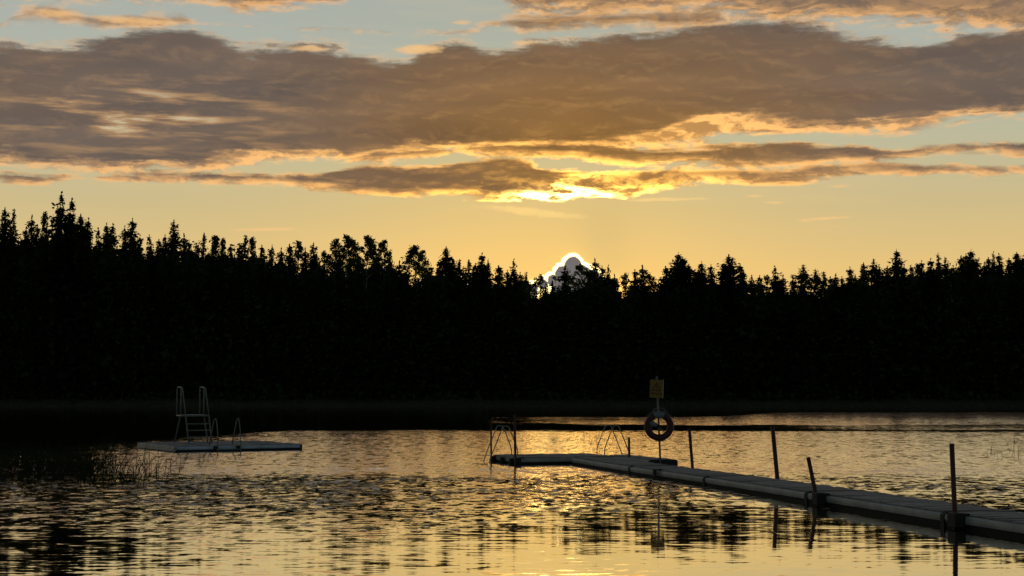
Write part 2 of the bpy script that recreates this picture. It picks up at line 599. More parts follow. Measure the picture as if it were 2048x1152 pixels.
SHORE = at(500, 813, 0.0).y
gx = np.concatenate([np.linspace(-3000, -340, 8), np.linspace(-320, -130, 14), np.linspace(-120, 120, 161), np.linspace(130, 320, 14), np.linspace(340, 3000, 8)])
gy = np.concatenate([np.linspace(-2500, -60, 7), np.linspace(-40, 0, 15), np.linspace(20, 195, 10), np.linspace(199, 235, 60), np.linspace(240, 330, 14), np.linspace(380, 4500, 9)])
GV = np.array([(x, y, ground_z(x, y)) for y in gy for x in gx])
nx_, ny_ = len(gx), len(gy)
ii = np.arange(nx_ - 1)
GQ = np.array([(j * nx_ + i, j * nx_ + i + 1, (j + 1) * nx_ + i + 1, (j + 1) * nx_ + i) for j in range(ny_ - 1) for i in ii])
M_ground = material('forest_floor_and_bank', (0.10, 0.095, 0.065), 0.95, scale=0.4, vary=0.6, bump=0.05, bscale=3, color2=(0.05, 0.05, 0.03))
ground = link_mesh('ground', fast_mesh('ground', GV, GQ, M_ground, True))
tag(ground, 'lakeshore ground with pale grassy bank below the dark wood', 'ground', kind='structure')

# ------------------------------------------------------------------ water
M_water = bpy.data.materials.new('lake_water')
M_water.use_nodes = True
t = M_water.node_tree
N.tree = t
t.nodes.clear()
tc = t.nodes.new('ShaderNodeTexCoord')
wxs, wys, _ = split(N(tc.outputs['Object']))
lowf = fbm(vec(wxs * 0.06, wys * 0.10, 1.0), 1.0, 4.0) - 0.5
stre = fbm(vec(wxs * 0.05, wys * 0.35, 4.0), 1.0, 5.0) - 0.5
# wind-ruffled water between the raft and the far side; glassy strips along the far shore
jag = fbm(vec(wxs * 0.22, wys * 0.55, 12.0), 1.0, 5.0, 0.6) - 0.5
y1 = wys + lowf * 8.0 + stre * 5.0 + jag * 9.0
far1 = 73.0 - 23.0 * sstep(-11.0, -17.0, wxs)
m1 = sstep(31.0, 36.0, wys + lowf * 7.0 + jag * 7.0) * sstep(3.0, -3.0, y1 - far1)
m1 = m1 * (1.0 - 0.55 * sstep(-9.5, -15.0, wxs)) * (1.0 - 0.6 * sstep(-13.0, -19.0, wxs) * sstep(40.0, 46.0, wys))
far2 = 118.0 + 30.0 * sstep(13.0, 30.0, wxs)
m2 = sstep(86.0, 89.0, y1) * sstep(3.0, -3.0, y1 - far2) * sstep(0.0, 2.5, wxs - 2.0 + jag * 34.0 + lowf * 10)
m2b = sstep(10.0, 20.0, wxs + jag * 12.0) * sstep(73.0, 76.0, y1) * sstep(100.0, 90.0, y1) * 0.8
ruf = clamp01(nmax(nmax(m1, m2), m2b) * (1.0 + stre * 1.0 + jag * 1.0))
# chop between the lily leaves, dying out towards the camera
m3 = sstep(21.5, 27.0, wys + lowf * 6) * sstep(-6.0, 4.0, wxs + lowf * 6)
m3 = m3 * 0.30
left = sstep(1.0, -6.0, wxs + lowf * 4)                    # the left side lies glassier under the tall trees
belt = sstep(16.0, 25.0, wys + lowf * 5 - 4.5 * sstep(-2.0, 2.0, wxs)) * sstep(39.0, 32.0, wys + lowf * 5 + jag * 5)
W1 = fbm(vec(wxs * 4.5, wys * 1.7, 3.0), 1.0, 4.0, 0.7, color=True)
W2 = fbm(vec(wxs * 4.6, wys * 3.0, 2.0), 1.0, 4.0, 0.6, color=True)
W3 = fbm(vec(wxs * 2.6, wys * 9.0, 0.0), 1.0, 4.0, 0.55, color=True)
W4 = fbm(vec(wxs * 0.28, wys * 1.0, 8.0), 1.0, 2.0, 0.5, color=True)
ax1, ay1, az1 = split(W1)
ax2, ay2, _q = split(W2)
ax3, ay3, _q = split(W3)
ax4, ay4, _q = split(W4)
k1 = ruf * 0.25
k2 = belt * (0.25 - 0.07 * left)
k3 = 0.048 + left * 0.062 + belt * 0.06
sx = (ax1 - 0.5) * k1 * 0.6 + (ax2 - 0.5) * k2 * 0.6 + (ax3 - 0.5) * k3 * 0.35
sy = (ay1 - 0.5) * k1 + (ay2 - 0.5) * k2 + (ay3 - 0.5) * k3 + (ay4 - 0.5) * 0.016 + ruf * 0.053 + m2 * 0.014 + belt * (0.024 - 0.010 * left + 0.012 * gauss(wxs / wys, 0.05, 0.08)) + 0.018 * left * sstep(-0.28, -0.20, wxs / nmax(wys, 1.0)) * sstep(24.0, 19.0, wys)
nrm = t.nodes.new('ShaderNodeVectorMath')
nrm.operation = 'NORMALIZE'
t.links.new(vec(-sx, -sy, 1.0).s, nrm.inputs[0])
rgh = 0.03 + ruf * (0.04 + 0.07 * sstep(0.35, 0.65, az1)) + belt * 0.03
bn = nrm
fr = t.nodes.new('ShaderNodeFresnel')
fr.inputs['IOR'].default_value = 1.4
t.links.new(bn.outputs[0], fr.inputs['Normal'])
gl = t.nodes.new('ShaderNodeBsdfGlossy')
gl.distribution = 'MULTI_GGX'
gl.inputs['Color'].default_value = (1.0, 0.97, 0.90, 1)
t.links.new(rgh.s, gl.inputs['Roughness'])
t.links.new(bn.outputs[0], gl.inputs['Normal'])
df = t.nodes.new('ShaderNodeBsdfDiffuse')
df.inputs['Color'].default_value = (0.010, 0.012, 0.008, 1)
mx = t.nodes.new('ShaderNodeMixShader')
t.links.new(N.m('POWER', N(fr.outputs[0]), 0.18).s, mx.inputs[0])
t.links.new(df.outputs[0], mx.inputs[1])
t.links.new(gl.outputs[0], mx.inputs[2])
mo = t.nodes.new('ShaderNodeOutputMaterial')
t.links.new(mx.outputs[0], mo.inputs['Surface'])
water = link_mesh('water', fast_mesh('water', np.array([(x, y, 0.0) for y in (-60, 0, 60, 120, 180, 232) for x in (-345, -150, 0, 150, 345)], float),
                                     np.array([(j * 5 + i, j * 5 + i + 1, j * 5 + i + 6, j * 5 + i + 5) for j in range(5) for i in range(4)]), M_water))
tag(water, 'calm lake water with wind-ruffled golden bands and glassy dark strips', 'water', kind='structure')

# ------------------------------------------------------------------ floating dock
DZ = 0.18                                    # deck height over the water
HALF = 0.56                                  # half a walkway section's width
near_edge = [at(1143, 915.5, DZ), at(1258, 933, DZ), at(1408, 954, DZ), at(1612, 984.5, DZ), at(1885, 1025.5, DZ)]
last = near_edge[-1]
near_edge += [last + Vector((1.12, -4.25, 0)), last + Vector((2.2, -8.5, 0)), last + Vector((3.1, -12.8, 0)), last + Vector((3.9, -17.1, 0))]


def float_profile(hw):                       # cross-section: flat top, rounded pale shoulders, groove, dark foot
    right = [(hw - 0.07, 0.0), (hw - 0.03, -0.008), (hw - 0.008, -0.025), (hw, -0.05), (hw, -0.085), (hw - 0.015, -0.092), (hw - 0.015, -0.105), (hw + 0.002, -0.112)]
    return right


def pontoon(root, a, c, hw, name='pontoon_section', board=True, shift=0.0):
    """A float from a to c (centre line on the deck's top), half width hw, with board deck, side rails and wet lower hull."""
    a, c = Vector(a), Vector(c)
    d = (c - a)
    L = d.length
    d.normalize()
    s = d.cross(Vector((0, 0, 1)))
    m = MB()
    pr = float_profile(hw)
    top = [(x, z - 0.02 if i == 0 else z) for i, (x, z) in enumerate(pr)]
    prof = [(-x, z) for x, z in top] + [(x, z) for x, z in reversed(top)]
    m.sweep(prof, a, c)
    sec = m.build(name, M_float if name != 'raft_float' else M_raft, root)
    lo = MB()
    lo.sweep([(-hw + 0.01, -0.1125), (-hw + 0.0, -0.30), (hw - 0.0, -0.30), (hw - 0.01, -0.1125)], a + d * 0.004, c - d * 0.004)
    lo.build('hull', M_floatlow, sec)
    if board:
        bd = MB()
        n = int(L / 0.145)
        rng = random.Random(int(L * 1000 + a.x * 77))
        for i in range(n):
            p = a + d * ((i + 0.5) * L / n)
            w = L / n - 0.012
            dz = rng.uniform(-0.004, 0.006)
            q = MB()
            mat = Matrix(((s.x, d.x, 0, p.x), (s.y, d.y, 0, p.y), (0, 0, 1, p.z + dz), (0, 0, 0, 1)))
            mat = mat @ Matrix.Rotation(rng.uniform(-0.012, 0.012), 4, 'Y')
            bd.box((0, 0, -0.004), (2 * hw - 0.15, w, 0.035), mat)
        bd.build('deck_boards', M_deck, sec)
    return sec, d, s


dock = empty('floating_dock', (near_edge[2].x + 0.5, near_edge[2].y, 0))
tag(dock, 'long jointed floating dock of grey board sections reaching across the lake to a bathing platform', 'dock')
INV = Matrix.Translation(-dock.location)
dock_parts = []


def keep(o):
    dock_parts.append(o)
    return o


for i in range(len(near_edge) - 1):
    p, q = near_edge[i + 1], near_edge[i]     # towards the far end
    d = (q - p).normalized()
    s = d.cross(Vector((0, 0, 1)))
    g = 0.035
    sec, d, s = pontoon(dock, p + d * g + s * HALF, q - d * g + s * HALF, HALF)
    # rubber coupling wrapped over the joint
    cpl = MB()
    jo = p + s * HALF
    if i < 8:
        cpl.sweep([(-HALF - 0.012, -0.25), (-HALF - 0.012, -0.03), (-HALF + 0.05, 0.024), (HALF - 0.05, 0.024), (HALF + 0.012, -0.03), (HALF + 0.012, -0.25)], jo - d * 0.05, jo + d * 0.05)
        cpl.build('coupling', M_rubber, sec)

# bathing platform at the end, three floats wide
PN, PF, PR, PQ = at(1033, 916, DZ), at(984, 909, DZ), at(1250, 906.8, DZ), at(1230, 913, DZ)
ax = (PQ - PN).normalized()
bx = Vector((-ax.y, ax.x, 0))
PL = (PQ - PN).length
plat_w = 2.0
for k in range(2):
    off = bx * (plat_w / 2 * (k + 0.5))
    sec, _, _ = pontoon(dock, PN + off, PN + off + ax * PL, plat_w / 4 - 0.01, 'platform_section')
for k in range(3):                             # rubber fenders on the platform's open end
    fe = MB()
    c = PN + bx * (0.25 + k * 0.75) - ax * 0.05
    fe.tube([c + Vector((0, 0, -0.02)), c + Vector((0, 0, -0.2))], 0.07, 8)
    fe.build('fender', M_rubber, dock)
# short side float carrying the rescue post
A1, A2_ = at(1238, 910.5, DZ), at(1325, 919.5, DZ)
sec, _, _ = pontoon(dock, A1, A2_, 0.36, 'side_float')
e = (A2_ - A1).normalized()
cap = MB()
cs = e.cross(Vector((0, 0, 1)))
cap.sweep([(-0.38, -0.24), (-0.38, -0.02), (-0.33, 0.005), (0.33, 0.005), (0.38, -0.02), (0.38, -0.24)], A2_ - e * 0.01, A2_ + e * 0.09)
cap.build('coupling', M_rubber, sec)


def arch(mb, o, u, rails, prof, r=0.014):
    for off in rails:
        mb.tube([o + off + u * a + Vector((0, 0, z)) for a, z in prof], r, 8)


def round_profile(pts, n=5):                   # soften an open polyline's corners
    out = [pts[0]]
    for a, b_, c in zip(pts, pts[1:], pts[2:]):
        a, b_, c = Vector(a), Vector(b_), Vector(c)
        k = 0.32
        p, q = b_ + (a - b_) * k, b_ + (c - b_) * k
        for i in range(n + 1):
            t_ = i / n
            out.append(tuple(p.lerp(b_, t_).lerp(b_.lerp(q, t_), t_)))
    out.append(pts[-1])
    return out


prof = round_profile([(0.36, 0.0), (0.36, 0.17), (0.17, 0.64), (0.09, 0.79), (-0.05, 0.80), (-0.13, 0.62), (-0.40, -0.02), (-0.52, -0.45)])


def bath_ladder(parent, o, u, v, gap=0.5):
    root = None
    for k in range(2):
        m = MB()
        arch(m, o + v * (gap * k), u, [Vector()], prof)
        obj_ = m.build('rail', M_rail, root if root else parent, True)
        if root is None:
            root = obj_
            root.name = 'bathing_ladder'
    m = MB()
    for j, (a, z) in enumerate(((-0.39, 0.0), (-0.46, -0.22))):
        m.tube([o + u * a + Vector((0, 0, z)), o + v * gap + u * a + Vector((0, 0, z))], 0.014, 6)
    m.build('rung', M_rail, root)
    return root


lad_l = bath_ladder(dock, at(1015, 913, DZ) + bx * 0.5 + ax * 0.1, ax, bx, 0.5)
lad_r = bath_ladder(dock, at(1238, 909.8, DZ) + bx * 0.15, -ax, bx, 0.55)
lad_l['label'] = 'ladder with arched rails over the open left end of the platform'
lad_r['label'] = 'ladder with arched rails beside the lifebuoy post'
bpy.context.view_layer.update()
for ch in dock.children:                        # keep world placement: geometry was written in world space
    ch.matrix_parent_inverse = INV

# ------------------------------------------------------------------ mooring poles
def pole(base, top, rad, label, clamp=0.0, side=1, r2=None):
    base, top = Vector(base), Vector(top)
    d = (top - base).normalized()
    root = empty('mooring_pole', (base.x, base.y, 0))
    tag(root, label, 'pole', 'thin steel mooring poles along the dock')
    inv = Matrix.Translation(-root.location)
    m = MB()
    m.tube([base - d * 1.6, base, top], rad, 10)
    m.build('shaft', M_pole, root, True, inv)
    m = MB()
    m.tube([top - d * 0.006, top + d * 0.006], rad * 1.03, 10)
    m.build('end_cap', M_rubber, root, True, inv)
    return root


def base_at(px, d, py_w):
    return Vector(((px - 1024) * d / F, d, 0.0))


def pole_px(bx_, by_, tx, ty, rad, label, push=0.0):
    b0 = at(bx_, by_, 0.0)
    t0 = at_d(tx, ty, b0.y)
    return pole(b0, t0, rad, label)


pole_px(982.5, 922.5, 982, 842, 0.026, 'slim dark pole on the outer left corner of the bathing platform')
pole_px(1031, 930, 1029, 828, 0.034, 'dark pole in front of the left ladder on the bathing platform')
b0 = at_d(1258.5, 909, 38.4)
pole(Vector((b0.x, b0.y, 0)), at_d(1258, 876, 38.4), 0.032, 'short stub pole beside the right ladder on the bathing platform')
pole_px(1386, 946.5, 1378.5, 857, 0.036, 'pole behind the walkway just right of the lifebuoy')
pole_px(1556.5, 976, 1545, 853, 0.042, 'tall leaning pole behind the middle of the walkway')
pole_px(1636, 1009.5, 1616.5, 915.5, 0.034, 'shorter leaning pole clamped to the walkway front between the taller ones')
pole_px(1911, 1056, 1903.5, 888, 0.034, 'nearest and thickest looking pole at the right end of the walkway')


def clamp_block(x, y, sz=(0.16, 0.22, 0.2), off=0.06):
    """Dark pile guide bolted to the walkway's side at a pole."""
    p = at(x, y, DZ)
    d = (near_edge[4] - near_edge[3]).normalized()
    s = d.cross(Vector((0, 0, 1)))
    m = MB()
    mat = Matrix(((-s.x, d.x, 0, p.x), (-s.y, d.y, 0, p.y), (0, 0, 1, p.z - 0.06), (0, 0, 0, 1)))
    m.box((-off, 0, 0), sz, mat, 0.015)
    m.box((-off + 0.1, 0, 0.075), (0.14, sz[1] * .7, 0.03), mat, 0.005)
    o = m.build('pole_guide', M_rubber, dock)
    o.matrix_parent_inverse = INV
    return o


clamp_block(1644, 990, (0.16, 0.2, 0.2))
clamp_block(1920, 1031, (0.16, 0.22, 0.2))
clamp_block(1310, 941, (0.05, 0.16, 0.18), 0.01)
clamp_block(1037, 917, (0.16, 0.14, 0.16), 0.02)

# ------------------------------------------------------------------ rescue post, sign, lifebuoy
RB = at(1320.5, 920, DZ)
RT = at_d(1313.5, 752.5, RB.y)
rd = (RT - RB).normalized()
post = empty('signpost', RB)
tag(post, 'slim post carrying a yellow warning sign, standing on the short side float', 'signpost')
inv = Matrix.Translation(-RB)
m = MB()
m.tube([RB - rd * 0.16, RT], 0.026, 10)
m.build('pole', M_grey, post, True, inv)
m = MB()
cb = at_d(1319, 822, RB.y)
m.tube([cb + Vector((0.17 * math.cos(a), -0.02 + 0.03, 0.17 * math.sin(a) * 0.55 - 0.02)) for a in [math.pi * k / 14 for k in range(15)]], 0.012, 6)
m.build('hook', M_grey, post, True, inv)
S = RB.y / F
sc = at_d(1312.5, 777.5, RB.y - 0.05)
m = MB()
tilt = Matrix.Rotation(0.04, 4, 'Y')
ms = Matrix.Translation(sc) @ tilt @ Matrix.Rotation(-0.10, 4, 'Z')
m.box((0, 0, 0), (0.325, 0.035, 0.46), ms, 0.006)
board = m.build('sign_panel', M_yellow, post, False, inv)
m = MB()
m.box((0.172, -0.004, 0), (0.022, 0.055, 0.47), ms)
m.build('edge_strip', M_signedge, board, False, inv)
tri = lambda r: [(r * math.sin(a), r * math.cos(a) * 1.0) for a in (0, 2 * math.pi / 3, 4 * math.pi / 3)]
m = MB()
yo, yi = -0.0185, -0.0245
o3, i3 = tri(0.145), tri(0.098)
vs = [(x, y_, z + 0.02) for y_ in (yo, yi) for L_ in (o3, i3) for x, z in L_]
fs = []
for k in range(3):
    l = (k + 1) % 3
    fs += [(6 + k, 6 + l, 9 + l, 9 + k), (k, l, 6 + l, 6 + k), (3 + k, 3 + l, 9 + l, 9 + k)]
m.add([ms @ Vector(p) for p in vs], fs)
m.build('triangle_mark', M_signred, board, False, inv)
m = MB()
m.box((0, -0.0215, 0.045), (0.022, 0.006, 0.06), ms)
m.box((0, -0.0215, -0.003), (0.022, 0.006, 0.018), ms)
xx = -0.125
rng = random.Random(5)
while xx < 0.12:                                # a line of small writing, too small to read in the photograph
    w_ = rng.uniform(0.010, 0.026)
    m.box((xx + w_ / 2, -0.0215, -0.125 + rng.uniform(-.004, .004)), (w_, 0.006, 0.035 + rng.uniform(0, .012)), ms)
    xx += w_ + 0.009
m.build('lettering', M_signred, board, False, inv)

RC = at_d(1318, 852.5, RB.y - 0.10)
buoy = empty('lifebuoy', RC)
tag(buoy, 'round red lifebuoy with pale bands hanging on the signpost', 'lifebuoy')
RR, rr_ = 0.288, 0.083


def torus_arc(a0, a1, n, grow=0.0):
    m = MB()
    m.tube([Vector((RR * math.sin(a), 0, RR * math.cos(a))) for a in [a0 + (a1 - a0) * k / n for k in range(n + 1)]], rr_ + grow, 14)
    return m


for k in range(4):
    a0 = math.pi / 2 * k
    torus_arc(a0 + 0.40, a0 + math.pi / 2 - 0.40 + 0.0, 14).build('shell', M_red, buoy, True)
for k in range(4):
    a0 = math.pi / 2 * k
    o = torus_arc(a0 - 0.42, a0 + 0.42, 12, 0.002).build('band', M_white if k == 0 else M_red, buoy, True)
m = MB()
for k in range(4):
    c0 = math.pi / 2 * k
    m.tube([Vector(((RR + rr_ + 0.004 + 0.035 * math.sin(math.pi * j / 10)) * math.sin(c0 + math.pi / 2 * j / 10), 0.0,
                    (RR + rr_ + 0.004 + 0.035 * math.sin(math.pi * j / 10)) * math.cos(c0 + math.pi / 2 * j / 10))) for j in range(11)], 0.006, 6)
m.build('grab_rope', M_rope, buoy, True)
bag = empty('throw_bag', at_d(1307, 848, RB.y - 0.12))
tag(bag, 'small pale throw bag with a dark stopper hanging inside the lifebuoy ring', 'throw bag')
m = MB()
m.tube([(-0.11, 0, 0.06), (-0.10, 0, 0.055), (-0.04, 0, 0.015), (0.04, 0, -0.015), (0.10, 0, -0.02), (0.115, 0, -0.02)], [0.01, 0.05, 0.075, 0.06, 0.035, 0.01], 10)
m.build('bag', M_white, bag, True)
m = MB()
m.tube([(0.10, 0, -0.02), (0.13, 0, -0.06), (0.16, 0, -0.08)], [0.03, 0.045, 0.025], 8)
m.build('stopper', M_rubber, bag, True)
m = MB()
m.tube([(0.15, 0, -0.08), (0.20, 0, -0.13), (0.27, 0, -0.19)], 0.012, 6)
m.build('line', M_rope, bag, True)

# ------------------------------------------------------------------ bathing raft with diving tower
C1 = at(352, 893, DZ)
th = R(30)
e1 = Vector((math.cos(th), math.sin(th), 0))
e2 = Vector((-math.sin(th), math.cos(th), 0))
RL = 4.2
raft = empty('bathing_raft', C1 + e1 * RL / 2 + e2 * RL / 2 - Vector((0, 0, DZ)))
tag(raft, 'square pale bathing raft with a small diving tower, floating left of the dock', 'raft')
INVR = Matrix.Translation(-raft.location)
for k in range(4):
    w_ = RL / 4
    p = C1 + e2 * (w_ * (k + 0.5))
    pontoon(raft, p, p + e1 * RL, w_ / 2 - 0.008, 'raft_float')
m = MB()
m.sweep([(-0.03, -0.16), (-0.03, -0.02), (0.0, 0.004), (0.03, -0.02), (0.03, -0.16)], C1 - e1 * 0.035, C1 - e1 * 0.035 + e2 * RL)
m.build('edge_rail', M_float, raft)
m = MB()
m.sweep([(-0.03, -0.18), (-0.03, -0.02), (0.0, 0.004), (0.03, -0.02), (0.03, -0.18)], C1 + e1 * (RL + 0.035), C1 + e1 * (RL + 0.035) + e2 * RL)
m.build('edge_rail', M_rubber, raft)
# tower: w across (e1), r towards the steps (-e2)
tw = None
T0 = at(353.5, 885.5, DZ)                    # under the tower platform's rear left corner
PH = 0.93
T0 = Vector((at_d(353.5, 831, T0.y).x, T0.y, DZ))
W8, RLN = 0.80, 1.0
w, r = e1, -e2


def TP(a, b_, z):
    return T0 + w * a + r * b_ + Vector((0, 0, z))


m = MB()
for p_, q_ in ((TP(0, 0, PH), TP(W8, 0, PH)), (TP(W8, 0, PH), TP(W8, RLN, PH)), (TP(W8, RLN, PH), TP(0, RLN, PH)), (TP(0, RLN, PH), TP(0, 0, PH))):
    m.tube([p_, q_], 0.028, 8)
tower = m.build('diving_tower', M_tower, raft, True)
tower['label'] = 'pale diving tower with steps and two looped handrails'
m = MB()
mt = Matrix(((w.x, r.x, 0, T0.x), (w.y, r.y, 0, T0.y), (0, 0, 1, T0.z), (0, 0, 0, 1)))
m.box((W8 / 2, RLN / 2, PH + 0.01), (W8 - 0.03, RLN - 0.03, 0.03), mt)
m.build('tower_platform', M_tower, tower)
for a in (0, W8):
    m = MB()
    m.tube(round_profile([(0, 0)])[:0] or [TP(a, 0, PH), TP(a, 0, PH + 0.90), TP(a, 0.03, PH + 0.955), TP(a, 0.08, PH + 0.97), TP(a, 0.50, PH + 0.95), TP(a, 0.57, PH + 0.93),
            TP(a, 0.62, PH + 0.86), TP(a, RLN, PH)], 0.020, 8)
    m.build('handrail', M_tower, tower, True)
    m = MB()
    m.tube([TP(a, 0.44, PH), TP(a, 0.44, PH + 0.95)], 0.02, 8)
    m.build('upright', M_tower, tower, True)
    m = MB()
    m.tube([TP(a, RLN, PH), TP(a, RLN + 0.38, 0.0)], 0.022, 8)
    m.build('stringer', M_tower, tower, True)
m = MB()
m.tube([TP(0, 0.42, PH), TP(0, -0.22, 0.0)], 0.024, 8)
m.build('leg', M_tower, tower, True)
m = MB()
m.tube([TP(W8, 0.45, PH), TP(W8, 0.95, 0.0)], 0.026, 8)
m.build('leg', M_tower, tower, True)
for z in (0.66, 0.44, 0.22, 0.02):
    m = MB()
    b_ = RLN + 0.38 * (1 - z / PH)
    m.box((W8 / 2, b_, z), (W8, 0.10, 0.03), mt)
    m.build('step', M_tower, tower)
# ladder on the raft's near side
m0 = None
for i, px in enumerate((447, 489.5)):
    o = at(px + 3, 893.5 - 1.2 * i, DZ)
    prj = (o - C1).dot(e1)
    o = C1 + e1 * prj
    m = MB()
    pr2 = [(0.30, 0.0), (0.16, 0.5), (0.07, 0.80), (0.03, 0.86), (-0.03, 0.86), (-0.06, 0.80), (-0.13, 0.45), (-0.16, 0.0), (-0.18, -0.5)]
    m.tube([o + e2 * a + e1 * (-(a) * 0.30) + Vector((0, 0, z)) for a, z in pr2], 0.018, 8)
    ob = m.build('bathing_ladder' if i == 0 else 'rail', M_tower, raft if i == 0 else m0, True)
    if i == 0:
        m0 = ob
    m = MB()
    m.sweep([(-0.03, -0.14), (-0.03, -0.01), (0.03, -0.01), (0.03, -0.14)], o - e1 * 0.05 - e2 * 0.03, o + e1 * 0.09 - e2 * 0.03)
    m.build('clamp', M_rubber, m0)
o1 = C1 + e1 * ((at(450, 893.5, DZ) - C1).dot(e1))
o2 = C1 + e1 * ((at(492.5, 892.3, DZ) - C1).dot(e1))
m = MB()
for z in (-0.12, -0.36):
    m.tube([o1 - e2 * 0.165 + Vector((0, 0, z)), o2 - e2 * 0.165 + Vector((0, 0, z))], 0.02, 6)
m.build('rung', M_tower, m0)
bpy.context.view_layer.update()
for ch in raft.children:
    ch.matrix_parent_inverse = INVR

# ------------------------------------------------------------------ reeds and floating leaves
def reeds(name, spots, mat, label, seed):
    rng = random.Random(seed)
    V, Q = [], []
    for (x, y, h, n) in spots:
        for _ in range(n):
            bx0, by0 = x + rng.gauss(0, .35), y + rng.gauss(0, .5)
            hh = h * rng.uniform(.45, 1.15)
            lean = rng.gauss(0.10, .28)
            bend = rng.gauss(0.15, .35)
            dy = rng.gauss(0, .15)
            wd = rng.uniform(.004, .008)
            k0 = len(V)
            seg = 5
            for i in range(seg + 1):
                t_ = i / seg
                px = bx0 + hh * (lean * t_ + bend * t_ ** 3)
                pz = -0.1 + hh * (t_ - 0.25 * abs(bend) * t_ ** 3)
                ww = wd * (1 - t_ ** 2 * .85)
                V += [(px - ww, by0 + dy * t_, pz), (px + ww, by0 + dy * t_ + ww, pz)]
            for i in range(seg):
                a = k0 + 2 * i
                Q.append((a, a + 1, a + 3, a + 2))
            if rng.random() < .7:                       # one hanging leaf
                t_ = rng.uniform(.3, .7)
                px, pz = bx0 + hh * lean * t_, -0.1 + hh * t_
                sgn = rng.choice((-1, 1))
                l = hh * rng.uniform(.25, .45)
                k0 = len(V)
                for i in range(4):
                    s_ = i / 3
                    ww = wd * 1.1 * (1 - s_ ** 2)
                    V += [(px + sgn * l * s_ * .7, by0, pz + l * (s_ * .9 - s_ ** 2 * .7) - ww), (px + sgn * l * s_ * .7, by0 + .01, pz + l * (s_ * .9 - s_ ** 2 * .7) + ww)]
                for i in range(3):
                    a = k0 + 2 * i
                    Q.append((a, a + 1, a + 3, a + 2))
    o = link_mesh(name, fast_mesh(name, np.array(V), np.array(Q), mat))
    return tag(o, label, 'reeds', kind='stuff')


rg = random.Random(11)
spots = []
for k in range(230):
    px = rg.uniform(-160, 220) if k % 4 else rg.uniform(60, 300)
    d = rg.uniform(31, 43) if k % 2 else rg.uniform(30, 36)
    dens = 1.0 if px < 200 else 0.55
    x = (px - 1024) * d / F
    spots.append((x, d, rg.uniform(.45, .95) * (1.0 if px < 230 else .85), 8 if rg.random() < dens else 3))
for k in range(8):
    px, d = rg.uniform(-40, 300), rg.uniform(48, 56)
    spots.append(((px - 1024) * d / F, d, rg.uniform(.7, 1.0), 2))
reeds('reeds', spots, M_reed, 'sparse dark reeds standing in the water at the left edge', 3)
reeds('reeds', [((px - 1024) * 43 / F, 43 + rg.uniform(-2, 2), h, 3) for px, h in ((1990, .6), (2012, .7), (2030, .85), (2044, .9), (2062, .9), (2090, 1.0))],
      M_reed, 'thin faint reeds in the bright water at the right edge', 8)

M_pad = material('lily_leaf', (0.09, 0.10, 0.035), 0.26, vary=0.5, scale=2.0, color2=(0.07, 0.035, 0.022), spec=0.5)
rng = random.Random(21)
V, Fc = [], []
cnt = 0
for _ in range(60000):
    d = rng.uniform(19.5, 34.0)
    x = rng.uniform(-0.40, 0.40) * d
    px, py = 1024 + x * F / d, 788 + EYE * F / d
    n_ = mnoise.noise(Vector((x * .35, d * .5, 0))) + 0.5 * mnoise.noise(Vector((x * 1.1, d * 1.3, 4)))
    dens = 0.0
    if d > 22:
        dens = 0.55 * min(1, (d - 22) / 5) * min(1, (34.0 - d) / 2.0)
    else:
        dens = 0.05
    if px < 250:
        dens *= 0.25
    if px > 1350:
        dens *= 0.45 if py > 930 + (px - 1350) * .16 and py < 975 + (px - 1350) * .05 else 0.3
    dens *= max(0.0, min(1.0, 0.55 + n_ * 1.6))
    if rng.random() > dens * 0.42:
        continue
    r = rng.uniform(.05, .11)
    tx, ty = rng.gauss(0, .06), rng.gauss(-.02, .06)
    z0 = 0.006 + r * (abs(tx) + abs(ty)) * .5
    ph = rng.uniform(0, 6.28)
    el = rng.uniform(.75, 1.0)
    k0 = len(V)
    n = 9
    for i in range(n):
        a = ph + 0.18 + (2 * math.pi - 0.36) * i / (n - 1)
        ux, uy = r * math.cos(a), r * el * math.sin(a)
        V.append((x + ux, d + uy, z0 + ux * tx + uy * ty + rng.uniform(-.002, .002)))
    V.append((x, d, z0 - 0.002))
    c = len(V) - 1
    for i in range(n - 1):
        Fc.append((k0 + i, k0 + i + 1, c))
    cnt += 1
pads = link_mesh('lily_pads', fast_mesh('lily_pads', np.array(V), np.array(Fc), M_pad))
tag(pads, 'scattered small floating lily leaves in a belt across the near water', 'lily pads', kind='stuff')

# ------------------------------------------------------------------ trees
def clump(V, Q, p, ax_, size, rng, flat=0.5):
    """One ragged leaf-clump face: a skewed quad."""
    a = Vector(ax_).normalized()
    up = Vector((rng.gauss(0, flat), rng.gauss(0, flat), 1)).normalized()
    b_ = a.cross(up).normalized()
    k = len(V)
    s1, s2 = size * rng.uniform(.7, 1.2), size * rng.uniform(.35, .65)
    V += [p - a * s1 * .45, p + b_ * s2 * rng.uniform(.6, 1.2), p + a * s1 * rng.uniform(.6, .9), p - b_ * s2 * rng.uniform(.6, 1.2)]
    Q.append((k, k + 1, k + 2, k + 3))


